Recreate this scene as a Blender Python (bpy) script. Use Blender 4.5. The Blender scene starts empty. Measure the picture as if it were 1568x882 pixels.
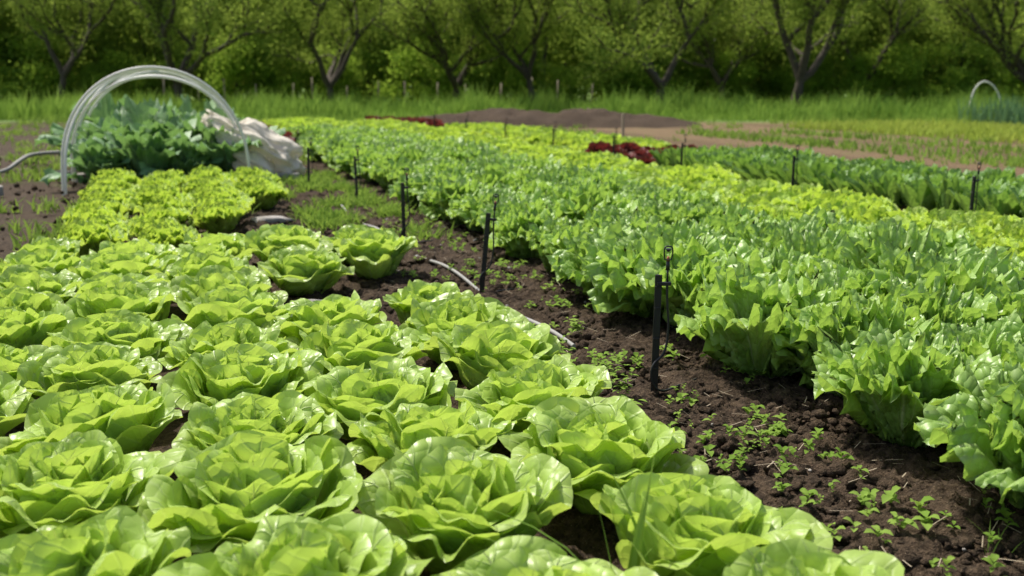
import bpy, math, random, bmesh
import numpy as np
from mathutils import Vector, noise, Matrix
R=random.Random(7); NR=np.random.default_rng(11)
scene=bpy.context.scene
COL=scene.collection
def P(s,t,z=0.0): return (.947*s-.322*t, .322*s+.947*t, z)

# ---------------- helpers ----------------
def mk_mesh(name, V, Q, uv=None, col=None, mats=(), mi=None, smooth=True):
    V=np.asarray(V,dtype=np.float32); Q=np.asarray(Q,dtype=np.int32)
    me=bpy.data.meshes.new(name); k=Q.shape[1]
    me.vertices.add(len(V)); me.vertices.foreach_set('co',V.ravel())
    me.loops.add(Q.size); me.loops.foreach_set('vertex_index',Q.ravel())
    me.polygons.add(len(Q)); me.polygons.foreach_set('loop_start',np.arange(0,Q.size,k,dtype=np.int32))
    me.polygons.foreach_set('loop_total',np.full(len(Q),k,dtype=np.int32))
    if mi is not None: me.polygons.foreach_set('material_index',np.asarray(mi,dtype=np.int32))
    me.polygons.foreach_set('use_smooth',np.full(len(Q),smooth))
    if uv is not None:
        l=me.uv_layers.new(name='UVMap'); l.data.foreach_set('uv',np.asarray(uv,dtype=np.float32)[Q.ravel()].ravel())
    if col is not None:
        a=me.color_attributes.new(name='lc',type='FLOAT_COLOR',domain='POINT')
        c=np.ones((len(V),4),dtype=np.float32); c[:,:3]=col; a.data.foreach_set('color',c.ravel())
    for m in mats: me.materials.append(m)
    me.update(calc_edges=True); me.validate()
    return me
def add(name, data, loc=(0,0,0), rot=(0,0,0), sc=(1,1,1), parent=None):
    o=bpy.data.objects.new(name,data); COL.objects.link(o)
    o.location=loc; o.rotation_euler=rot; o.scale=sc if not isinstance(sc,(int,float)) else (sc,sc,sc)
    if parent: o.parent=parent
    return o
def empty(name,loc=(0,0,0)):
    o=bpy.data.objects.new(name,None); COL.objects.link(o); o.location=loc; o.empty_display_size=.1; return o

class NT:
    def __init__(s,name):
        s.m=bpy.data.materials.new(name); s.m.use_nodes=True; s.t=s.m.node_tree; s.t.nodes.clear()
        s.out=s.n('ShaderNodeOutputMaterial')
    def n(s,ty,**k):
        nd=s.t.nodes.new(ty)
        for a,b in k.items(): setattr(nd,a,b)
        return nd
    def l(s,a,b): s.t.links.new(a,b)
    def setv(s,sock,v):
        if isinstance(v,(int,float,tuple,list)):
            if isinstance(v,(tuple,list)) and len(v)==3 and sock.type=='RGBA': v=(*v,1)
            sock.default_value=v
        else: s.l(v,sock)
    def math(s,op,a,b=0.0,c=None,clamp=False):
        nd=s.n('ShaderNodeMath',operation=op,use_clamp=clamp); s.setv(nd.inputs[0],a); s.setv(nd.inputs[1],b)
        if c is not None: s.setv(nd.inputs[2],c)
        return nd.outputs[0]
    def mix(s,f,a,b,bt='MIX'):
        nd=s.n('ShaderNodeMix',data_type='RGBA',blend_type=bt); s.setv(nd.inputs[0],f); s.setv(nd.inputs[6],a); s.setv(nd.inputs[7],b)
        return nd.outputs[2]
    def noise(s,vec,scale,detail=3,rough=.5):
        nd=s.n('ShaderNodeTexNoise'); s.l(vec,nd.inputs['Vector']); nd.inputs['Scale'].default_value=scale
        nd.inputs['Detail'].default_value=detail; nd.inputs['Roughness'].default_value=rough; return nd.outputs[0]
    def ramp(s,f,a,b):
        nd=s.n('ShaderNodeMapRange',clamp=True,interpolation_type='SMOOTHSTEP'); s.setv(nd.inputs[0],f); nd.inputs[1].default_value=a; nd.inputs[2].default_value=b
        return nd.outputs[0]

def leaf_mat(name, cA, cB, rib, inner, trans, tmix=.35, rough=.38, bump=.5, bscale=38., ribw=.05, spec=.5, edge=None, fan=False):
    N=NT(name)
    uv=N.n('ShaderNodeUVMap',uv_map='UVMap').outputs[0]
    at=N.n('ShaderNodeAttribute',attribute_name='lc'); sp=N.n('ShaderNodeSeparateColor'); N.l(at.outputs[0],sp.inputs[0])
    rnd,edg,inn=sp.outputs[0],sp.outputs[1],sp.outputs[2]
    sx=N.n('ShaderNodeSeparateXYZ'); N.l(uv,sx.inputs[0])
    U=N.math('ABSOLUTE',N.math('SUBTRACT',sx.outputs[0],.5)); V=sx.outputs[1]
    oc=N.n('ShaderNodeTexCoord').outputs['Object']
    oi=N.n('ShaderNodeObjectInfo').outputs['Random']
    n1=N.noise(oc,9,2)
    f=N.math('ADD',N.math('MULTIPLY',rnd,.45),N.math('MULTIPLY',n1,.8)); f=N.math('ADD',f,N.math('MULTIPLY',oi,.4)); f=N.math('SUBTRACT',f,.30,clamp=True)
    c=N.mix(f,cA,cB)
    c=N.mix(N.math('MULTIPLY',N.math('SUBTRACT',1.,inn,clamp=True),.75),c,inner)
    if edge: c=N.mix(N.math('MULTIPLY',edg,.6),c,edge)
    rw=N.math('MULTIPLY',N.math('SUBTRACT',1.08,V),ribw)
    mr=N.math('SUBTRACT',1.,N.math('DIVIDE',U,rw),clamp=True)
    if fan: ph=N.math('MULTIPLY',N.math('ARCTAN2',U,N.math('ADD',V,.12)),9.)
    else: ph=N.math('SUBTRACT',N.math('MULTIPLY',V,6.),N.math('MULTIPLY',U,7.))
    fr=N.math('ABSOLUTE',N.math('SUBTRACT',N.math('FRACT',N.math('ADD',ph,N.math('MULTIPLY',n1,.8))),.5))
    sv=N.math('SUBTRACT',1.,N.math('MULTIPLY',fr,9.),clamp=True)
    sv=N.math('MULTIPLY',sv,N.math('SUBTRACT',1.,N.math('MULTIPLY',U,1.6),clamp=True))
    vein=N.math('MAXIMUM',mr,N.math('MULTIPLY',sv,.55))
    c=N.mix(N.math('MULTIPLY',vein,.8),c,rib)
    vo=N.n('ShaderNodeTexVoronoi',feature='F1'); N.l(oc,vo.inputs['Vector']); vo.inputs['Scale'].default_value=bscale
    h=N.math('SUBTRACT',N.math('MULTIPLY',n1,1.2),N.math('MULTIPLY',N.math('POWER',vo.outputs[0],2.),.9)); h=N.math('ADD',h,N.math('MULTIPLY',vein,.3))
    bp=N.n('ShaderNodeBump'); bp.inputs['Strength'].default_value=bump; bp.inputs['Distance'].default_value=.014; N.l(h,bp.inputs['Height'])
    pr=N.n('ShaderNodeBsdfPrincipled'); N.l(c,pr.inputs['Base Color']); N.setv(pr.inputs['Roughness'],N.math('ADD',rough-.08,N.math('MULTIPLY',n1,.2)))
    pr.inputs['Specular IOR Level'].default_value=spec; N.l(bp.outputs[0],pr.inputs['Normal'])
    tr=N.n('ShaderNodeBsdfTranslucent'); N.l(N.mix(.75,c,trans),tr.inputs[0]); N.l(bp.outputs[0],tr.inputs[1])
    ms=N.n('ShaderNodeMixShader'); ms.inputs[0].default_value=tmix; N.l(pr.outputs[0],ms.inputs[1]); N.l(tr.outputs[0],ms.inputs[2])
    N.l(ms.outputs[0],N.out.inputs[0]); return N.m

def flat_leaf_mat(name,cA,cB,trans,tmix=.35,nscale=.6,cC=None):
    N=NT(name); at=N.n('ShaderNodeAttribute',attribute_name='lc'); sp=N.n('ShaderNodeSeparateColor'); N.l(at.outputs[0],sp.inputs[0])
    geo=N.n('ShaderNodeNewGeometry').outputs['Position']; n1=N.noise(geo,nscale,1)
    f=N.math('ADD',N.math('MULTIPLY',sp.outputs[0],.5),N.ramp(n1,.35,.7)); f=N.math('MULTIPLY',f,.66,clamp=True)
    c=N.mix(f,cA,cB)
    if cC: c=N.mix(N.math('MULTIPLY',N.n('ShaderNodeObjectInfo').outputs['Random'],.8),c,cC)
    pr=N.n('ShaderNodeBsdfDiffuse'); N.l(c,pr.inputs[0])
    tr=N.n('ShaderNodeBsdfTranslucent'); N.l(N.mix(.6,c,trans),tr.inputs[0])
    ms=N.n('ShaderNodeMixShader'); ms.inputs[0].default_value=tmix; N.l(pr.outputs[0],ms.inputs[1]); N.l(tr.outputs[0],ms.inputs[2])
    N.l(ms.outputs[0],N.out.inputs[0]); return N.m
def simple_mat(name,cA,cB=None,rough=.5,nscale=20,bump=.2,bdist=.01,metal=0,tmix=0):
    N=NT(name); oc=N.n('ShaderNodeTexCoord').outputs['Object']; n1=N.noise(oc,nscale,4,.6)
    c=N.mix(n1,cA,cB or cA); pr=N.n('ShaderNodeBsdfPrincipled'); N.l(c,pr.inputs['Base Color']); pr.inputs['Roughness'].default_value=rough
    pr.inputs['Metallic'].default_value=metal
    bp=N.n('ShaderNodeBump'); bp.inputs['Strength'].default_value=bump; bp.inputs['Distance'].default_value=bdist; N.l(n1,bp.inputs['Height']); N.l(bp.outputs[0],pr.inputs['Normal'])
    last=pr.outputs[0]
    if tmix:
        tr=N.n('ShaderNodeBsdfTranslucent'); N.l(c,tr.inputs[0]); ms=N.n('ShaderNodeMixShader'); ms.inputs[0].default_value=tmix
        N.l(last,ms.inputs[1]); N.l(tr.outputs[0],ms.inputs[2]); last=ms.outputs[0]
    N.l(last,N.out.inputs[0]); return N.m

# ---------------- materials ----------------
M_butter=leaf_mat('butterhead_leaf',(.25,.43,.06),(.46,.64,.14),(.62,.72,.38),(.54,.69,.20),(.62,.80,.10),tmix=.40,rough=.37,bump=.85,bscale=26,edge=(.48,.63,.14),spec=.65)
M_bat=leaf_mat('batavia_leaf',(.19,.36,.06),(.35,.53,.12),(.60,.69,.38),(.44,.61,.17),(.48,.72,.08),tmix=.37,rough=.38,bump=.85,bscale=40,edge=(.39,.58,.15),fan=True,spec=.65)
M_light=leaf_mat('light_leaf',(.32,.51,.06),(.49,.65,.11),(.58,.68,.28),(.53,.68,.15),(.63,.82,.07),tmix=.42,rough=.5,bump=.6,bscale=50)
M_dark=leaf_mat('romaine_leaf',(.12,.26,.05),(.23,.40,.09),(.38,.5,.24),(.27,.44,.10),(.33,.55,.06),tmix=.34,rough=.42,bump=.5)
M_red=leaf_mat('red_leaf',(.10,.018,.022),(.19,.045,.045),(.24,.08,.06),(.15,.08,.035),(.35,.05,.04),tmix=.25,rough=.45,bump=.6)
M_kale=leaf_mat('kale_leaf',(.12,.26,.10),(.20,.37,.16),(.50,.60,.40),(.28,.42,.18),(.28,.50,.10),tmix=.30,rough=.5,bump=.5,bscale=18,ribw=.04)
M_grass=flat_leaf_mat('grass_blades',(.11,.22,.035),(.27,.40,.08),(.36,.54,.08),.38)
M_weed=flat_leaf_mat('weed_leaves',(.15,.27,.04),(.3,.43,.09),(.4,.57,.08),.38,nscale=2)
M_yg=flat_leaf_mat('young_crop',(.28,.40,.06),(.44,.52,.11),(.5,.62,.08),.35)
M_onion=flat_leaf_mat('onion_leaves',(.10,.21,.10),(.18,.31,.15),(.2,.36,.12),.3)
M_tleaf=flat_leaf_mat('tree_leaves',(.13,.20,.035),(.30,.38,.075),(.43,.54,.085),.46,nscale=.5,cC=(.18,.27,.045))
M_wleaf=flat_leaf_mat('woodland_leaves',(.075,.145,.025),(.24,.34,.055),(.40,.53,.07),.48,nscale=.3,cC=(.23,.30,.055))
M_sleaf=flat_leaf_mat('shrub_leaves',(.15,.27,.035),(.32,.45,.07),(.46,.63,.07),.48,nscale=.5,cC=(.13,.24,.035))
M_bark=simple_mat('bark',(.035,.028,.020),(.12,.095,.065),.9,6,.8,.05)
M_black=simple_mat('black_plastic',(.012,.012,.013),(.022,.022,.022),.42,40,.1)
M_tube=simple_mat('black_tube',(.015,.015,.016),(.03,.03,.03),.45,30,.1)
M_redp=simple_mat('nozzle_plastic',(.32,.09,.03),(.4,.13,.05),.45)
M_pipe=simple_mat('white_pipe',(.80,.80,.72),(.90,.89,.83),.45,6,.1,tmix=.25)
M_gpipe=simple_mat('grey_pipe',(.20,.20,.18),(.42,.41,.37),.65,14,.3)
M_fleece=simple_mat('fleece',(.78,.71,.57),(.90,.84,.73),.8,9,.5,.03,tmix=.35)
M_conc=simple_mat('concrete',(.22,.20,.17),(.40,.38,.33),.9,25,.6)
M_wood=simple_mat('fence_wood',(.26,.21,.14),(.45,.38,.27),.85,12,.5)
M_stone=simple_mat('stone',(.20,.18,.15),(.45,.42,.38),.85,20,.5)

def soil_mat(name,ground=False):
    N=NT(name); p=N.n('ShaderNodeNewGeometry').outputs['Position']
    n1=N.noise(p,2.2,4,.6); n2=N.noise(p,45,5,.7); n3=N.noise(p,.35,3,.6)
    c=N.mix(N.ramp(n2,.32,.7),(.028,.019,.012),(.125,.086,.054)); c=N.mix(N.math('MULTIPLY',N.ramp(n1,.4,.7),.4),c,(.115,.08,.05))
    n4=N.noise(p,170,2,.5); c=N.mix(N.math('MULTIPLY',N.ramp(n4,.66,.70),.7),c,(.32,.24,.15))
    if ground:
        sx=N.n('ShaderNodeSeparateXYZ'); N.l(p,sx.inputs[0]); X,Y=sx.outputs[0],sx.outputs[1]
        s=N.math('ADD',N.math('MULTIPLY',X,.947),N.math('MULTIPLY',Y,.322))
        f=N.math('MULTIPLY',N.ramp(s,6.2,7.5),.85); c=N.mix(f,c,N.mix(n2,(.17,.115,.058),(.30,.21,.115)))
        fur=N.math('SINE',N.math('ADD',N.math('MULTIPLY',s,2.2),N.math('MULTIPLY',n1,1.5))); c=N.mix(N.math('MULTIPLY',N.math('MULTIPLY',f,N.ramp(fur,0,1)),.55),c,(.10,.068,.036))
        wn=N.noise(p,1.4,5,.75); c=N.mix(N.math('MULTIPLY',N.ramp(wn,.54,.68),N.math('MULTIPLY',N.ramp(Y,5,14),.8)),c,(.14,.18,.045))
        g=N.ramp(N.math('ADD',Y,N.math('MULTIPLY',n3,5.)),29,32); c=N.mix(g,c,N.mix(n1,(.08,.16,.03),(.2,.28,.06)))
    pr=N.n('ShaderNodeBsdfPrincipled'); N.l(c,pr.inputs['Base Color']); pr.inputs['Roughness'].default_value=.92; pr.inputs['Specular IOR Level'].default_value=.2
    h=N.math('ADD',n2,N.math('MULTIPLY',n1,1.5)); h=N.math('ADD',h,N.math('MULTIPLY',n4,.3))
    bp=N.n('ShaderNodeBump'); bp.inputs['Strength'].default_value=1.; bp.inputs['Distance'].default_value=.03; N.l(h,bp.inputs['Height']); N.l(bp.outputs[0],pr.inputs['Normal'])
    N.l(pr.outputs[0],N.out.inputs[0]); return N.m
M_soil=soil_mat('soil'); M_ground=soil_mat('ground_soil',True)

# ---------------- leaf / head builder ----------------
def leaf(rng,nu,nv,L,W,phi,Rc,r0,wprof,ruf,rfreq,crum,jag=0.,tipw=.25,rufp=2.,twist=.25):
    u=np.linspace(-1,1,nu)[None,:]; v=np.linspace(0,1,nv)[:,None]
    U=np.repeat(u,nv,0); V=np.repeat(v,nu,1)
    lu=1-tipw*np.abs(U)**2.2
    if jag: lu=lu+jag*np.sin(U*17+rng.uniform(0,6))*.6+jag*rng.uniform(-1,1,(1,nu))
    VE=V*lu
    vv=np.linspace(0,1.2,61); ph=np.radians(np.interp(vv,np.linspace(0,1,len(phi)),phi))
    r=r0+np.concatenate([[0],np.cumsum(np.sin(ph[:-1]))])*L/50; z=np.concatenate([[0],np.cumsum(np.cos(ph[:-1]))])*L/50
    RR=np.interp(VE,vv,r); ZZ=np.interp(VE,vv,z); PH=np.interp(VE,vv,ph)
    w=W*np.interp(VE,np.linspace(0,1,len(wprof)),wprof)
    if jag: w=w*(1+jag*1.2*np.abs(U)**3*rng.uniform(-1,1,(nv,1)))
    x=U*w; rc=Rc*(.6+.8*VE); a=np.clip(x/rc,-1.5,1.5)
    lat=rc*np.sin(a); rad=-rc*(1-np.cos(a))
    edge=np.clip(np.maximum(np.abs(U)**rufp,V**(rufp*1.6)),0,1)*np.clip(V*3,0,1)
    q=U*(1+1.2*(1-V)); d=np.zeros_like(U)
    for k in range(3):
        fq=rfreq*(1+.6*k)*rng.uniform(.85,1.15); d+=ruf*L*edge*np.sin(q*fq+rng.uniform(0,6.28)+V*rng.uniform(-2,2))/(1+.7*k)
    for k in range(5):
        d+=crum*L*np.sin(U*rng.uniform(2,8)+V*rng.uniform(2,11)+rng.uniform(0,6.28))*np.clip(V*2,0,1)*.5
    nrx=np.cos(PH); nrz=-np.sin(PH)
    X=lat + d*.35*np.sin(q*rfreq*.7+1); Yr=RR+rad*np.cos(PH)+d*nrx; Z=ZZ-rad*np.sin(PH)*.8+d*nrz
    tw=rng.uniform(-twist,twist); Z=Z+x*tw*V; Yr=Yr+x*rng.uniform(-twist,twist)*V
    co=np.stack([X.ravel(),Yr.ravel(),Z.ravel()],1)
    uv=np.stack([U.ravel()*.5+.5,V.ravel()],1)
    return co,uv,edge.ravel()
def quads(nu,nv):
    i=np.arange(nv-1)[:,None]*nu+np.arange(nu-1)[None,:]; i=i.ravel()
    return np.stack([i,i+1,i+nu+1,i+nu],1)
def make_head(name,mat,seed,n,nu,nv,fn,squash=1.):
    rng=np.random.default_rng(seed); VS=[];QS=[];UV=[];CC=[]; off=0; q=quads(nu,nv)
    az=rng.uniform(0,6)
    for i in range(n):
        k=i/(n-1)
        co,uv,e=fn(rng,k,nu,nv)
        az+=2.39996+rng.uniform(-.4,.4); ca,sa=math.cos(az),math.sin(az)
        X=co[:,0]*ca-co[:,1]*sa; Y=co[:,0]*sa+co[:,1]*ca; Z=np.maximum(co[:,2]*squash,.004+.01*rng.random())
        VS.append(np.stack([X,Y,Z],1)); UV.append(uv); QS.append(q+off); off+=len(co)
        CC.append(np.stack([np.full(len(co),rng.random()),e,np.full(len(co),k)],1))
    return mk_mesh(name,np.concatenate(VS),np.concatenate(QS),np.concatenate(UV),np.concatenate(CC),[mat])

def f_butter(rng,k,nu,nv):
    j=rng.uniform(-10,10); ls=rng.uniform(.88,1.08)
    if k<.36:
        kk=k/.36; phi=[14+24*kk,2+16*kk+j,-22+24*kk+j,-48+43*kk+j,-40+66*kk+j*2.3]; L=.222+.0*kk; W=.095+.02*kk; Rc=.076+.025*kk; r0=.012+.014*kk
        return leaf(rng,nu,nv,L*ls,W,phi,Rc,r0,[.3,.55,.85,1,1.05,.95],.052,5.2,.040,tipw=.28,rufp=1.8,twist=.35)
    kk=(k-.36)/.64; phi=[42+38*kk,20+32*kk+j,4+34*kk+j,8+36*kk+j*1.1,72+42*kk+j*3]; L=.216+.026*kk; W=.110+.016*kk; Rc=.095+.04*kk; r0=.026+.012*kk
    return leaf(rng,nu,nv,L*ls,W*rng.uniform(.88,1.12),phi,Rc,r0,[.28,.55,.85,1,1.03,.90],.043,5.,.032,tipw=.28,rufp=2.,twist=.32)
def f_bat(rng,k,nu,nv):
    j=rng.uniform(-12,12)
    phi=[14+50*k,8+40*k+j,4+36*k+j,14+42*k+j*1.4,60+55*k+j*2.5]; L=.245+.07*math.sin(k*2.6)+rng.uniform(-.04,.03); W=.092+.036*k
    return leaf(rng,nu,nv,L,W*rng.uniform(.85,1.15),phi,.19+.09*k,.014+.018*k,[.22,.30,.55,.90,1.10,1.05],.072,13,.028,jag=.032,tipw=.14,rufp=2.5)
def f_lollo(rng,k,nu,nv):
    j=rng.uniform(-14,14)
    phi=[8+60*k,5+45*k+j,5+45*k+j,30+50*k+j*2]; L=(.20+.02*k)*rng.uniform(.85,1.07); W=.07+.03*k
    return leaf(rng,nu,nv,L,W,phi,.09,.01+.02*k,[.25,.45,.75,1.05,1.15],.09,12,.03,jag=.02,tipw=.25,rufp=1.8)
def f_light(rng,k,nu,nv):
    j=rng.uniform(-16,16)
    phi=[8+60*k,5+46*k+j,0+44*k+j,20+52*k+j*2]; L=(.21+.04*k)*rng.uniform(.8,1.1); W=.08+.03*k
    return leaf(rng,nu,nv,L,W,phi,.11,.01+.02*k,[.25,.45,.8,1.05,1.1],.075,9,.03,jag=.02,tipw=.27,rufp=2.)
def f_rom(rng,k,nu,nv):
    j=rng.uniform(-10,10)
    phi=[8+45*k,5+38*k+j,5+38*k+j,18+45*k+j]; L=.28+.06*k; W=.055+.02*k
    return leaf(rng,nu,nv,L,W,phi,.07,.01+.02*k,[.3,.5,.85,1.0,.7],.03,6,.02,tipw=.4)
def f_kale(rng,k,nu,nv):
    j=rng.uniform(-14,14)
    phi=[5+50*k,5+42*k+j,8+42*k+j,22+46*k+j,50+55*k+j*2]; L=.64+.04*k+rng.uniform(-.22,.08); W=.10+.03*k
    return leaf(rng,nu,nv,L,W,phi,.2,.02,[.06,.08,.4,1.0,1.15,.95],.045,8,.015,jag=.04,tipw=.3)

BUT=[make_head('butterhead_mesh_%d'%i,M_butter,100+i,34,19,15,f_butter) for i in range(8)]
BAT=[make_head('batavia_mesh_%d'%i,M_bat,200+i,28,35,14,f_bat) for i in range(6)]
LOL=[make_head('lollo_mesh_%d'%i,M_light,300+i,38,19,8,f_lollo) for i in range(4)]
LIG=[make_head('light_mesh_%d'%i,M_light,400+i,28,15,8,f_light) for i in range(4)]
ROM=[make_head('romaine_mesh_%d'%i,M_dark,500+i,20,9,8,f_rom) for i in range(3)]
RED=[make_head('red_mesh_%d'%i,M_red,600+i,26,15,7,f_lollo) for i in range(3)]
KAL=[make_head('kale_mesh_%d'%i,M_kale,700+i,21,13,14,f_kale) for i in range(4)]

def place(name,meshes,x,y,sc,parent=None,tilt=.12,z=0.):
    s=sc*R.uniform(.93,1.08)
    return add(name,R.choice(meshes),(x,y,z),(R.uniform(-tilt,tilt),R.uniform(-tilt,tilt),R.uniform(0,6.28)),(s,s,s*R.uniform(.94,1.1)),parent)

rows=[(.93,1.20),(.53,1.38),(.14,1.16),(-.25,1.36),(-.63,1.16)]
for (s0,t0) in rows:
    t=t0
    while t<5.75:
        s=s0+R.uniform(-.035,.035); tt=t+R.uniform(-.04,.04)
        skip = (.3<s0<.8 and 3.72<tt<4.62) or (s0>.8 and 3.85<tt<4.75) or (s0<.2 and tt>5.5)
        if not skip:
            x,y,_=P(s,tt); place('butterhead_lettuce',BUT,x,y,1.045,tilt=.12)
        t+=.425
B=empty('frilly_lettuce_bed',P(0,8))
def put(par,meshes,s,t,sc,tilt=.14,nm='lettuce'):
    x,y,_=P(s,t); place(nm,meshes,x-par.location.x,y-par.location.y,sc,par,tilt)
for s0 in (-.53,-.13,.26,.66):
    t=6.0+R.uniform(0,.1)
    while t<10.2:
        if not (s0>.5 and t<8.0) and not (s0>.1 and 5.9<t<6.5) : put(B,LOL,s0+R.uniform(-.04,.04),t,R.uniform(.95,1.1))
        t+=.43
B=empty('batavia_lettuce_bed',P(2.6,8))
for i,s0 in enumerate((1.95,2.34,2.73,3.10)):
    t=.55+.18*(i%2)
    while t<17.:
        put(B,BAT,s0+R.uniform(-.07,.07),t+R.uniform(-.08,.08),R.uniform(.88,1.14)*(1.1 if t<4.5 else 1),.24); t+=.39
B=empty('light_green_lettuce_bed',P(4,10))
for i,s0 in enumerate((3.5,3.84,4.18,4.5)):
    t=1.6+.17*(i%2)
    while t<22:
        put(B,LIG,s0+R.uniform(-.05,.05),t+R.uniform(-.05,.05),R.uniform(1.,1.2)); t+=.34
for i,s0 in enumerate((1.98,2.36,2.74,3.12)):
    t=17.
    while t<23:
        put(B,LIG,s0+R.uniform(-.04,.04),t,1.25); t+=.36
B=empty('romaine_lettuce_bed',P(5.8,7))
for i,s0 in enumerate((5.45,5.8,6.15,6.5)):
    t=2.5
    while t<10.4:
        put(B,ROM,s0+R.uniform(-.04,.04),t+R.uniform(-.05,.05),1.0,.2); t+=.28
B2=empty('green_lettuce_bed',P(5.8,14))
for s0 in (5.45,5.85,6.25):
    t=12.2
    while t<20:
        put(B2,LIG,s0+R.uniform(-.04,.04),t,1.1); t+=.36
B=empty('red_lettuce_bed',P(5.5,11.2))
for s0 in (5.35,5.7,6.05,6.4):
    t=10.6
    while t<12.1: put(B,RED,s0+R.uniform(-.07,.07),t+R.uniform(-.08,.08),R.uniform(.8,1.15)); t+=.35
B=empty('red_lettuce_bed',P(1.2,19))
for s0 in (.2,.55,.9,1.25,1.6):
    t=15.5
    while t<21.5: put(B,RED,s0+R.uniform(-.06,.06),t+R.uniform(-.05,.05),1.2); t+=.38
B=empty('red_lettuce_bed',P(5,22))
for s0 in (4.6,5.0,5.4):
    t=21
    while t<24.5: put(B,RED,s0,t+R.uniform(-.05,.05),1.2); t+=.36
B=empty('cabbage_bed',P(-.1,12))
for s0 in (-.75,-.3,.12,.5):
    t=10.5+R.uniform(0,.25)
    while t<14.6: put(B,KAL,s0+R.uniform(-.09,.09),t+R.uniform(-.1,.1),R.uniform(.8,1.25),.2,nm='cabbage_plant'); t+=.5

# ---------------- ground ----------------
xs=np.concatenate([-np.geomspace(12,900,24)[::-1],np.linspace(-11,12,93),np.geomspace(13,900,24)])
ys=np.concatenate([np.linspace(-60,-1,12),np.linspace(-.5,24,99),np.geomspace(25,1500,30)])
gx,gy=np.meshgrid(xs,ys); gz=np.zeros_like(gx)
for i in range(gx.shape[0]):
    for j in range(gx.shape[1]):
        x,y=gx[i,j],gy[i,j]
        if -12<x<13 and -1<y<26: gz[i,j]=.03*noise.noise(Vector((x*1.3,y*1.3,0)))-.03
        else: gz[i,j]=-.03
me=mk_mesh('ground',np.stack([gx.ravel(),gy.ravel(),gz.ravel()],1),quads(len(xs),len(ys)),mats=[M_ground]); add('ground',me)
ns,nt=110,1000; S=np.linspace(.25,2.15,ns); T=np.concatenate([np.linspace(1.0,5.,620),np.linspace(5.02,13.5,380)])
V=[]
for t in T:
    for s in S:
        x,y,_=P(s,t); e=max(0,min(1,(s-.25)/.2,(2.15-s)/.2,(t-1.)/.2+.001,(13.5-t)/.5))
        a=noise.noise(Vector((x*3,y*3,1)))*.030; b=noise.noise(Vector((x*13,y*13,2)))*.030; c=abs(noise.noise(Vector((x*34,y*34,3))))*.030; d=noise.noise(Vector((x*80,y*80,5)))*.008
        V.append((x,y,-.045+e*(.045+a+b+c+d+.004)))
add('soil_path',mk_mesh('soil_path',V,quads(ns,nt),mats=[M_soil]))
def ico(sub):
    bm=bmesh.new(); bmesh.ops.create_icosphere(bm,subdivisions=sub,radius=1); v=np.array([x.co[:] for x in bm.verts]); f=np.array([[q.index for q in p.verts] for p in bm.faces]); bm.free(); return v,f
iv,jf=ico(2)
def clods(name,n,sampler,size,mat):
    VS=[];FS=[]
    for k in range(n):
        x,y=sampler(); r=size()*1.; sh=1+.3*np.sin(iv@NR.uniform(-4,4,3)+NR.uniform(0,6))+.2*np.sin(iv@NR.uniform(-8,8,3))
        v=iv*sh[:,None]*r*NR.uniform(.6,1.2,3)*np.array([1,1,.75]); v=v+np.array([x,y,r*.25+.008]); VS.append(v); FS.append(jf+k*len(iv))
    return add(name,mk_mesh(name,np.concatenate(VS),np.concatenate(FS),mats=[mat],smooth=True))
def sp():
    t=1.1+ (R.random()**1.8)*9; s=R.uniform(.85,1.95); return P(s,t)[:2]
clods('soil_clods',7500,sp,lambda:.004+.022*R.random()**2.8,M_soil)
clods('soil_clods',1200,lambda:(R.uniform(-7,-2.2),R.uniform(3,16)),lambda:.008+.03*R.random()**3,M_soil)
clods('soil_clods',900,lambda:P(R.uniform(.35,1.05),R.uniform(3.6,8))[:2],lambda:.006+.022*R.random()**2.5,M_soil)
clods('pebbles',60,lambda:P(R.uniform(1.05,1.8),1.3+R.random()*7)[:2],lambda:.006+.012*R.random()**2,M_stone)
def sticks(n):
    VS=[];QS=[]
    for k in range(n):
        x,y,_=P(R.uniform(.95,1.9),1.2+R.random()**1.4*6); a=R.uniform(0,3.14); L=R.uniform(.01,.04); w=R.uniform(.0008,.0016); z=.026+R.random()*.01
        dx,dy=math.cos(a)*L,math.sin(a)*L; o=len(VS); t=R.uniform(-.01,.01)
        VS+=[(x-dx-dy/L*w,y-dy+dx/L*w,z-t),(x-dx+dy/L*w,y-dy-dx/L*w,z-t),(x+dx+dy/L*w,y+dy-dx/L*w,z+t),(x+dx-dy/L*w,y+dy+dx/L*w,z+t)]; QS.append((o,o+1,o+2,o+3))
    add('straw_bits',mk_mesh('straw_bits',VS,QS,mats=[M_wood]))
sticks(350)
add('flat_stone',mk_mesh('flat_stone',iv*(1+.2*np.sin(iv@np.array([3,2,5.])))[:,None]*np.array([.16,.09,.04]),jf,mats=[M_stone]),P(.62,7.3,.03),(0,0,.4))
add('flat_stone',mk_mesh('flat_stone2',iv*(1+.2*np.sin(iv@np.array([2,4,3.])))[:,None]*np.array([.1,.07,.03]),jf,mats=[M_stone]),P(.5,4.35,.03),(0,0,1))

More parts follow.
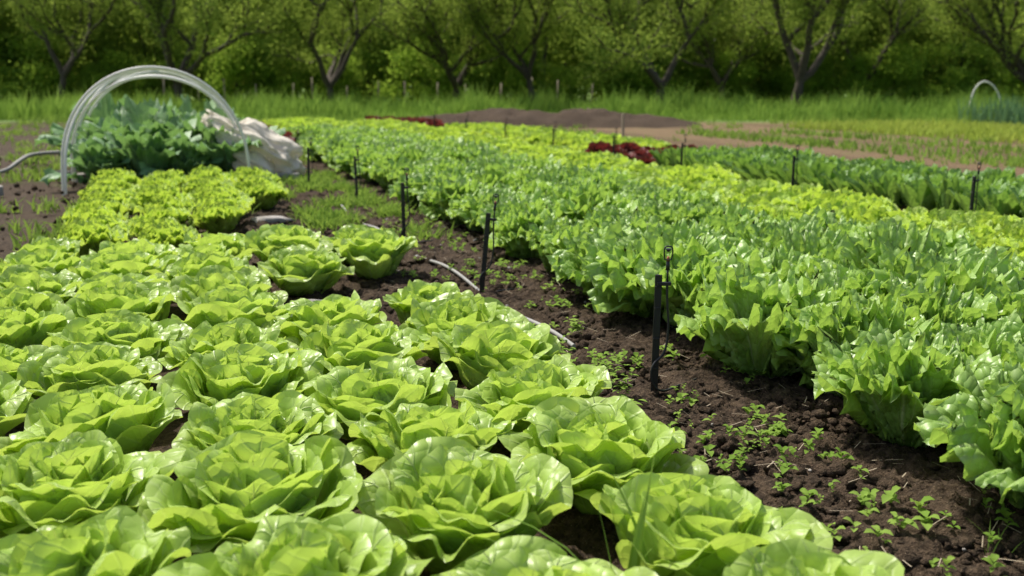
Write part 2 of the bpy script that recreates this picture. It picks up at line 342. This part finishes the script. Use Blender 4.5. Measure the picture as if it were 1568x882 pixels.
# ---------------- blade / leafy scatter ----------------
def blades(name,pts,h,w,bend,mat,segs=2,hv=.4):
    n=len(pts); pts=np.asarray(pts,dtype=float)
    if pts.shape[1]==2: pts=np.concatenate([pts,np.zeros((n,1))],1)
    az=NR.uniform(0,6.283,n); H=h*(1+hv*NR.uniform(-1,1,n)); B=bend*NR.uniform(.2,1.4,n); Wd=w*NR.uniform(.6,1.3,n)
    if pts.shape[1]==4: H=H*pts[:,3]
    dx,dy=np.cos(az),np.sin(az); fz=NR.uniform(0,6.283,n); wx,wy=np.cos(fz),np.sin(fz); rn=NR.random(n)
    VS=np.zeros((n,(segs+1)*2,3)); C=np.zeros((n,(segs+1)*2,3))
    for k in range(segs+1):
        f=k/segs; cx=pts[:,0]+dx*B*H*f**1.8; cy=pts[:,1]+dy*B*H*f**1.8; cz=pts[:,2]+H*f*(1-.35*B*f)-.02*(1-f)
        ww=Wd*(1-.85*f**1.5)
        for sd,sg in ((0,-1),(1,1)):
            VS[:,k*2+sd,0]=cx+sg*wx*ww/2; VS[:,k*2+sd,1]=cy+sg*wy*ww/2; VS[:,k*2+sd,2]=cz
    C[:,:,0]=rn[:,None]
    base=(np.arange(n)*(segs+1)*2)[:,None]
    Q=np.concatenate([base+np.array([k*2,k*2+1,k*2+3,k*2+2])[None,:] for k in range(segs)])
    return add(name,mk_mesh(name,VS.reshape(-1,3),Q,col=C.reshape(-1,3),mats=[mat]))
n=60000; y=29.5+13*NR.random(n)**1.1; x=(NR.random(n)-.5)*2*(.62*y+3)
clump=np.array([noise.noise(Vector((a*.45,b*.45,5)))+.6*noise.noise(Vector((a*1.6,b*1.6,7))) for a,b in zip(x,y)]); ok=clump>-.4
blades('tall_grass',np.stack([x,y,np.zeros(n),np.clip(.75+1.8*clump,.3,2.4)],1)[ok],.42,.04,.5,M_grass,2,.5)
n=12000; y=26+5*NR.random(n); x=(NR.random(n)-.5)*2*(.62*y); c=np.array([noise.noise(Vector((a*.3,b*.6,9))) for a,b in zip(x,y)]); ok=c>.05
blades('meadow_grass',np.stack([x[ok],y[ok],np.zeros(ok.sum())],1),.22,.03,.6,M_grass,2,.5)
def weeds(name,n,fx,thr,h,w,mat,sc=.8,seed=3):
    L=[]
    while len(L)<n:
        x,y=fx()
        if noise.noise(Vector((x*sc,y*sc,seed)))>thr: 
            for k in range(7): L.append((x+R.gauss(0,.04),y+R.gauss(0,.04)))
    blades(name,L,h,w,.9,mat,2,.5)
weeds('weed_patch',12000,lambda:(R.uniform(-13,-2.),R.uniform(6,28)),.08,.10,.022,M_weed)
weeds('weed_patch',1000,lambda:(R.uniform(-4.5,-2.6),R.uniform(3.8,7)),.1,.06,.018,M_weed,1.2)
weeds('weed_patch',6500,lambda:P(R.uniform(7,24),R.uniform(3,24))[:2],.10,.09,.024,M_weed,.5)
weeds('weed_patch',3600,lambda:P(R.uniform(.85,1.6),R.uniform(6.1,11))[:2],-.08,.10,.022,M_weed,1.5)
L=[]
for s0 in np.arange(14.2,18.6,.36):
    for k in range(700): L.append(P(s0+R.gauss(0,.06),R.uniform(4,21))[:2])
blades('young_crop_rows',L,.17,.035,.6,M_yg,2)
L=[]
for s0 in (10.2,10.5,10.8,12.4,12.7):
    for k in range(380): L.append(P(s0+R.gauss(0,.06),R.uniform(5,19))[:2])
blades('meadow_grass',L,.12,.035,.6,M_grass,2)
L=[]
for s0 in np.arange(20.5,27.,.45):
    for k in range(420): L.append(P(s0+R.gauss(0,.06),R.uniform(10,22))[:2])
blades('onion_rows',L,.6,.04,.35,M_onion,2)

def seedlings(name,pts,mat):
    VS=[];QS=[];CC=[];off=0; q=quads(3,4)
    for (x,y) in pts:
        nl=R.randint(3,7); sz=R.uniform(.4,1.2); a0=R.uniform(0,6)
        for k in range(nl):
            L_=R.uniform(.015,.04)*sz; W_=L_*.3; az=a0+k*2.4; el=R.uniform(.25,1.1); rr=R.random()
            for i in range(4):
                f=i/3; ww=W_*[.25,1,.85,.05][i]; rad=L_*f*math.cos(el); zz=.022+.01*sz+L_*f*math.sin(el)-.4*L_*f*f+k*.004
                for u in (-1,0,1):
                    VS.append((x+rad*math.cos(az)-u*ww*math.sin(az),y+rad*math.sin(az)+u*ww*math.cos(az),zz+abs(u)*ww*.4)); CC.append((rr,0,0))
            QS.append(q+off); off+=12
    add(name,mk_mesh(name,VS,np.concatenate(QS),col=np.array(CC),mats=[mat]))
pts=[]
for k in range(130):
    cx,cy=R.uniform(1.05,1.85),1.3+R.random()**1.2*7
    for j in range(R.randint(1,6)): pts.append(P(cx+R.gauss(0,.05),cy+R.gauss(0,.07))[:2])
seedlings('weed_seedlings',pts,M_weed)
def weedplant(s,t,h):
    VS=[];QS=[];CC=[];off=0;q=quads(3,4); x,y,_=P(s,t)
    for st in range(6):
        a=R.uniform(0,6); lean=R.uniform(.1,.6); hh=h*R.uniform(.5,1)
        for k in range(11):
            f=(k+1)/11; px=x+math.cos(a)*lean*hh*f; py=y+math.sin(a)*lean*hh*f; pz=hh*f
            az=k*2.4+a; L_=R.uniform(.015,.035); el=.4; rr=R.random()
            for i in range(4):
                g=i/3; ww=L_*.22*[.25,1,.85,.05][i]; rad=L_*g
                for u in (-1,0,1):
                    VS.append((px+rad*math.cos(az)-u*ww*math.sin(az),py+rad*math.sin(az)+u*ww*math.cos(az),pz+L_*g*el-.5*L_*g*g)); CC.append((rr,0,0))
            QS.append(q+off); off+=12
    add('weed_plant',mk_mesh('weed_plant',VS,np.concatenate(QS),col=np.array(CC),mats=[M_weed]))
for a in ((1.30,2.72,.19),(1.33,2.92,.14),(1.28,3.2,.1),(1.24,2.55,.08),(1.5,3.6,.07),(1.0,5.6,.12),(1.2,3.6,.08),(1.15,4.2,.08),(1.5,5.1,.07),(1.05,6.4,.1),(1.6,2.3,.05)): weedplant(*a)
blades('grass_tuft',[P(.73+R.gauss(0,.02),1.50+R.gauss(0,.02))[:2] for k in range(9)],.31,.014,.6,M_grass,5,.15)
blades('grass_tuft',[P(1.62+R.gauss(0,.03),1.5+R.gauss(0,.03))[:2] for k in range(8)],.08,.006,.7,M_grass,4,.3)

# ---------------- curves ----------------
def tube(name,pts,r,mat,parent=None,res=3,loc=(0,0,0),cyc=False):
    c=bpy.data.curves.new(name,'CURVE'); c.dimensions='3D'; c.bevel_depth=r; c.bevel_resolution=res; c.resolution_u=6; c.use_fill_caps=True
    s=c.splines.new('NURBS'); s.points.add(len(pts)-1)
    for p,q in zip(s.points,pts): p.co=(*q,1)
    s.order_u=3; s.use_endpoint_u=True; s.use_cyclic_u=cyc; c.materials.append(mat)
    return add(name,c,loc,parent=parent)
def boxmesh(name,dims,mat,bev=.002):
    bm=bmesh.new(); bmesh.ops.create_cube(bm,size=1)
    for v in bm.verts: v.co=Vector((v.co.x*dims[0],v.co.y*dims[1],(v.co.z+.5)*dims[2]))
    bmesh.ops.bevel(bm,geom=bm.edges[:],offset=bev,segments=1,affect='EDGES')
    me=bpy.data.meshes.new(name); bm.to_mesh(me); bm.free(); me.materials.append(mat); return me
def cyl(name,r1,r2,h,mat,seg=12):
    bm=bmesh.new(); bmesh.ops.create_cone(bm,cap_ends=True,segments=seg,radius1=r1,radius2=r2,depth=h,matrix=Matrix.Translation((0,0,h/2)))
    for f in bm.faces: f.smooth=len(f.verts)==4
    me=bpy.data.meshes.new(name); bm.to_mesh(me); bm.free(); me.materials.append(mat); return me
m_web=boxmesh('stake_web',(.005,.018,.41),M_black,.0015); m_fl=boxmesh('stake_flange',(.023,.005,.41),M_black,.0015)
m_rib=boxmesh('stake_rib',(.020,.020,.004),M_black,.001); m_clip=boxmesh('stake_clip',(.045,.012,.012),M_black,.002)
m_body=cyl('nozzle_body',.007,.0055,.03,M_black); m_noz=cyl('nozzle',.006,.004,.014,M_redp); m_defl=cyl('deflector',.003,.011,.01,M_black)
def stake(x,y,k=1.,lean=0.):
    e=empty('sprinkler_stake',(x,y,0)); e.rotation_euler=(R.uniform(-.03,.03),lean,R.uniform(-.3,.3)+.2); e.scale=(k,k,k)
    add('stake_flange',m_fl,parent=e); add('stake_web',m_web,(0,.0115,0),parent=e)
    for zz in (.1,.2,.3,.37): add('stake_rib',m_rib,(0,.004,zz),parent=e)
    add('stake_clip',m_clip,(.018,-.001,.375),parent=e)
    add('riser',cyl('riser',.0035,.0035,.06,M_tube),(.028,0,.38),parent=e)
    add('nozzle_body',m_body,(.028,0,.425),parent=e); add('nozzle',m_noz,(.028,0,.455),parent=e)
    tube('sprinkler_bridge',[(.018,0,.458),(.014,0,.475),(.015,0,.50),(.028,0,.502),(.041,0,.50),(.042,0,.475),(.038,0,.458)],.0024,M_black,e)
    tube('bridge_ring',[(.018,0,.459),(.028,.009,.459),(.038,0,.459),(.028,-.009,.459)],.002,M_black,e,cyc=True)
    add('deflector',m_defl,(.028,0,.484),parent=e)
    tube('feed_tube',[(.028,0,.38),(.029,0,.33),(.04,.004,.25),(.033,.0,.15),(-.012,-.01,.12),(-.015,-.012,.06),(.02,-.01,.02),(.10,.05,.035),(.16,.12,.03)],.0038,M_tube,e)
for s,t,ln in ((1.42,2.74,.01),(1.34,4.4,.09),(1.31,5.95,.0),(1.43,8.3,-.03),(1.2,9.7,.02),(1.32,11.7,0),(1.3,13.7,.02)): stake(*P(s,t)[:2],lean=ln)
for t in (5.17,7.2,9.2,10.9,12.9,15,17.3,19.6): stake(*P(5.,t)[:2],lean=R.uniform(-.05,.05))
pp=[P(1.36-.03*math.sin(t*1.1)-.02*(t-3),t,.020+.021*math.sin(t*4.1)) for t in np.arange(3.3,8,.12)]
tube('irrigation_hose',pp,.0085,M_gpipe)

# ---------------- hoop tunnel ----------------
H=empty('hoop_tunnel',P(-.18,12.2))
for i,(t,tb,dz) in enumerate(((10.1,.0,0),(10.5,.45,.0),(10.95,-.35,-.08),(11.5,.5,.02),(12.2,-.4,-.06),(13.0,.4,0),(13.7,-.3,.04))):
    pts=[]
    for a in np.linspace(0,math.pi,17):
        s=-.18-.86*math.cos(a)*(1+.05*math.sin(a)); z=(1.17+dz)*math.sin(a)**.85 if 0<a<math.pi-1e-3 else -.05
        p=P(s,t+tb*math.sin(a)-.12*math.cos(a)*tb*4,z); pts.append((p[0]-H.location.x,p[1]-H.location.y,p[2]))
    tube('hoop_%d'%(i+1),pts,.015,M_pipe,H,2)
bv,bf=ico(6); V=[]
for v in bv:
    p=Vector(v); q=Vector((p.x*1.1,p.y*3.0,p.z*3.0))
    rg=1-abs(noise.noise(q*.9+Vector((3,1,4))))*1.8; rg2=1-abs(noise.noise(q*2.4))*1.6; rg3=noise.noise(q*5)
    k=1+.30*rg+.10*rg2+.03*rg3+.22*noise.noise(p*1.6)-.28
    V.append((p.x*.60*k,p.y*.32*k*(1+.3*p.x),p.z*.27*k*(1+.35*p.x)))
add('row_cover_fleece',mk_mesh('fleece',V,bf,mats=[M_fleece]),(-2.72,10.4,.34),(0,.54,-.25))
cb=boxmesh('concrete_block',(.34,.2,.15),M_conc,.012)
for (x,y,r) in ((-2.36,10.15,.3),(-4.95,10.9,.2),(-4.62,10.6,1.2),(-4.9,9.2,.5)): add('concrete_block',cb,(x,y,-.02),(0,0,r),.6 if x<-3 else .9)
tube('bent_pipe',[(-5.9,10.6,.02),(-5.55,10.7,.05),(-5.5,11.0,.18),(-5.6,11.5,.22),(-5.2,11.8,.22),(-4.5,11.8,.2),(-4.2,11.6,.1)],.022,M_gpipe)
tube('distant_hoop',[(14.7,32,0),(14.7,32,.7),(15.05,32,1.2),(15.5,32,.95),(15.75,32,.4),(15.8,32,0)],.025,M_pipe)

ns_,nt_=70,30; V=[]
for j in range(nt_):
    for i in range(ns_):
        x=-3.5+8.5*i/(ns_-1); y=24+3.0*j/(nt_-1); e=math.sin(math.pi*i/(ns_-1))**.6*math.sin(math.pi*j/(nt_-1))
        V.append((x,y+x*.1,-.05+e*(.42+.2*noise.noise(Vector((x*1.5,y*1.5,0))))+.06*noise.noise(Vector((x*7,y*7,0)))*e))
add('soil_mound',mk_mesh('soil_mound',V,quads(ns_,nt_),mats=[M_soil]))
pm=boxmesh('post',(.05,.05,.45),M_wood,.006)
for x,y in ((2.0,26),(2.3,20.5)): add('marker_post',pm,(x,y,-.03),(0,R.uniform(-.05,.05),R.random()))
F=empty('fence',(0,43.5,0)); fp=cyl('fence_post',.035,.03,1.25,M_wood,8)
for k in range(15):
    add('post_%d'%(k+1),fp,(-15+k*1.3+R.uniform(-.3,.3),R.uniform(-.1,.1),-.05),(R.uniform(-.05,.05),R.uniform(-.06,.06),0),(1,1,R.uniform(.8,1.15)),F)

# ---------------- trees ----------------
def leafq(c,lsz,rng):
    n=len(c); a=rng.normal(0,1,(n,3)); a/=np.linalg.norm(a,axis=1)[:,None]; b=np.cross(a,rng.normal(0,1,(n,3))); b/=np.linalg.norm(b,axis=1)[:,None]
    s=lsz*rng.uniform(.5,1.3,n)[:,None]; w=s*.5
    V=np.stack([c-a*s*.6,c+b*w*.7,c+a*s*.6,c-b*w*.7],1).reshape(-1,3); Q=np.arange(4*n).reshape(n,4); C=np.repeat(np.stack([rng.random(n)]*3,1),4,0)
    return V,Q,C
def tree_mesh(name,seed,th,H,spread,nleaf,lsz,lmat,nlimb=4,tr=.16,depth=4,sig=.28):
    rng=np.random.default_rng(seed); segs=[];ends=[]
    def grow(p,d,L,r,lv):
        n=5; q=p.copy(); dd=d.copy(); pts=[(q.copy(),r)]
        for k in range(n):
            dd=dd+rng.normal(0,.16,3)+np.array([0,0,.07 if lv>0 else .03]); dd/=np.linalg.norm(dd); q=q+dd*L/n
            pts.append((q.copy(),r*(1-.4*(k+1)/n)))
            if lv>=2 or (lv==1 and k>=3): ends.append(q.copy())
        segs.append(pts)
        if lv<depth:
            nc=nlimb if lv==0 else int(rng.integers(2,5))
            a0=rng.uniform(0,6.28)
            for c in range(nc):
                a=a0+c*6.283/nc+rng.uniform(-.5,.5); sp_=(spread if lv==0 else .66)*rng.uniform(.6,1.2)
                side=np.array([math.cos(a),math.sin(a),0.]); nd=dd*math.cos(sp_)+side*math.sin(sp_); nd/=np.linalg.norm(nd)
                start=q if c<2 or lv==0 else pts[3][0]
                grow(start,nd,(H-th)*(.36 if lv==0 else .40*.74**lv)*rng.uniform(.75,1.2),r*.64,lv+1)
    grow(np.array([0,0,-.1]),np.array([rng.uniform(-.12,.12),rng.uniform(-.1,.1),1.]),th,tr,0)
    VS=[];QS=[];off=0; ns=6
    for pts in segs:
        for i,(p,r) in enumerate(pts):
            d=(pts[min(i+1,len(pts)-1)][0]-pts[max(i-1,0)][0]); d/=np.linalg.norm(d)+1e-9
            a=np.cross(d,[.3,.9,.2]); a/=np.linalg.norm(a); b=np.cross(d,a)
            flare=1.35 if (pts is segs[0] and i==0) else 1
            for k in range(ns):
                an=k*6.2832/ns; VS.append(p+(a*math.cos(an)+b*math.sin(an))*max(r,.012)*flare)
            if i>0:
                for k in range(ns): QS.append((off+(i-1)*ns+k,off+(i-1)*ns+(k+1)%ns,off+i*ns+(k+1)%ns,off+i*ns+k))
        off+=len(pts)*ns
    ends=np.array(ends); nb=len(QS)
    wgt=np.exp(-ends[:,2]*.15); wgt/=wgt.sum()
    c=ends[rng.choice(len(ends),nleaf,p=wgt)]+rng.normal(0,sig,(nleaf,3)); 
    LV,LQ,LC=leafq(c,lsz,rng)
    V=np.concatenate([np.array(VS),LV]); Q=np.concatenate([np.array(QS),LQ+off]); C=np.concatenate([np.zeros((off,3)),LC])
    mi=np.concatenate([np.zeros(nb,int),np.ones(len(LQ),int)])
    return mk_mesh(name,V,Q,col=C,mats=[M_bark,lmat],mi=mi)
OT=[tree_mesh('fruit_tree_%d'%i,140+i,[1.2,1.0,1.4,1.1][i],[7,6.5,7.5,6.5][i],[.75,.85,.6,.8][i],19000,.095,M_tleaf,[4,4,3,5][i],[.22,.21,.18,.21][i],4,.27) for i in range(4)]
for k,(x,y,v,rz,sc) in enumerate(((-13.2,40,0,.3,1.1),(-7.4,41,1,1.,1.05),(-2.2,41,3,2.,1.),(.8,39,2,4.1,1.),(5.6,38,1,3.3,1.05),(9.2,44,3,5.,1.),(11.2,39,0,2.2,1.15),(20.6,39,3,.9,1.1),(-19.5,43,2,1.9,1.1),(16.2,46,1,.2,1.1))):
    add('orchard_tree',OT[v],(x,y,0),(0,0,rz),sc)
def clump_mesh(name,seed,H,Rw,ncl,per,lsz,mat,z0=.3,csig=.5):
    rng=np.random.default_rng(seed); cs=[]
    for k in range(ncl):
        z=z0+(H-z0)*rng.random()**.9; rr=Rw*math.sqrt(max(.08,1-((z/H-.45)/.62)**2))*rng.random()**.5; a=rng.uniform(0,6.28)
        cs.append((rr*math.cos(a),rr*math.sin(a),z))
    cs=np.array(cs); c=cs[rng.integers(0,ncl,ncl*per)]+rng.normal(0,csig,(ncl*per,3))*np.array([1,1,.7]); c[:,2]=np.abs(c[:,2])
    LV,LQ,LC=leafq(c,lsz,rng)
    VS=[];QS=[];off=0
    for k in range(4 if H>3 else 2):
        x0,y0=rng.normal(0,Rw*.35,2); lx,ly=rng.normal(0,.1*H,2); r=.016*H*rng.uniform(.5,1)
        for i in range(6):
            f=i/5
            for j in range(6): VS.append((x0+lx*f*f+r*(1-.8*f)*math.cos(j*1.047),y0+ly*f*f+r*(1-.8*f)*math.sin(j*1.047),-.1+H*.8*f))
            if i: 
                for j in range(6): QS.append((off+(i-1)*6+j,off+(i-1)*6+(j+1)%6,off+i*6+(j+1)%6,off+i*6+j))
        off+=36
    V=np.concatenate([np.array(VS),LV]); Q=np.concatenate([np.array(QS),LQ+off]); C=np.concatenate([np.zeros((off,3)),LC])
    return mk_mesh(name,V,Q,col=C,mats=[M_bark,mat],mi=np.concatenate([np.zeros(len(QS),int),np.ones(len(LQ),int)]))
WT=[clump_mesh('wood_tree_%d'%i,60+i,8.5,2.6,46,150,.26,M_wleaf,.6,.5) for i in range(3)]
SH=[clump_mesh('shrub_%d'%i,80+i,2.4,1.6,24,200,.13,M_sleaf,.1,.28) for i in range(3)]
W=empty('woodland',(0,60,0))
for row,yy in enumerate((50,57,65,75)):
    x=-.62*yy-4+R.uniform(0,2)
    while x<.62*yy+5:
        s=R.uniform(.85,1.2)*(1+.08*row)*(.80 if .44<x/yy<.50 else 1.); add('tree',R.choice(WT),(x+R.uniform(-.8,.8),yy-60+R.uniform(-1.5,1.5),0),(0,0,R.uniform(0,6.28)),(s,s,s*R.uniform(.8,1.1)*(.62 if .44<x/yy<.50 else 1.)),W); x+=R.uniform(3.2,5.2)
U=empty('hedge_shrubs',(0,46,0))
x=-34
while x<36:
    s=R.uniform(.6,1.2); add('shrub',R.choice(SH),(x,R.uniform(-1,2.5),0),(0,0,R.uniform(0,6.28)),(s*1.1,s*1.1,s*1.1),U); x+=R.uniform(1.1,2.7)

# ---------------- light, world, camera ----------------
sd=Vector((-.46,.40,1.05)).normalized(); el=math.asin(sd.z); azi=math.atan2(sd.x,sd.y)
w=bpy.data.worlds.new('World'); scene.world=w; w.use_nodes=True; nt=w.node_tree; bg=nt.nodes['Background']
sky=nt.nodes.new('ShaderNodeTexSky'); sky.sky_type='NISHITA'; sky.sun_disc=False; sky.sun_elevation=el; sky.sun_rotation=azi
sky.air_density=1.0; sky.dust_density=4
nt.links.new(sky.outputs[0],bg.inputs[0]); bg.inputs[1].default_value=.15
sl=bpy.data.lights.new('sun','SUN'); sl.energy=4.9; sl.angle=math.radians(2.5); sl.color=(1,.96,.89)
so=add('sun',sl,(0,0,20)); so.rotation_euler=(-sd).to_track_quat('-Z','Y').to_euler()
cam=bpy.data.cameras.new('camera'); co=add('camera',cam,(0,0,1.0)); co.rotation_euler=(math.radians(90-11.71),0,0)
cam.sensor_width=36; cam.lens=34.4; cam.clip_end=3000; cam.clip_start=.05
cam.dof.use_dof=True; cam.dof.focus_distance=2.9; cam.dof.aperture_fstop=3.2
scene.camera=co
scene.view_settings.view_transform='Standard'; scene.view_settings.look='None'; scene.view_settings.exposure=0
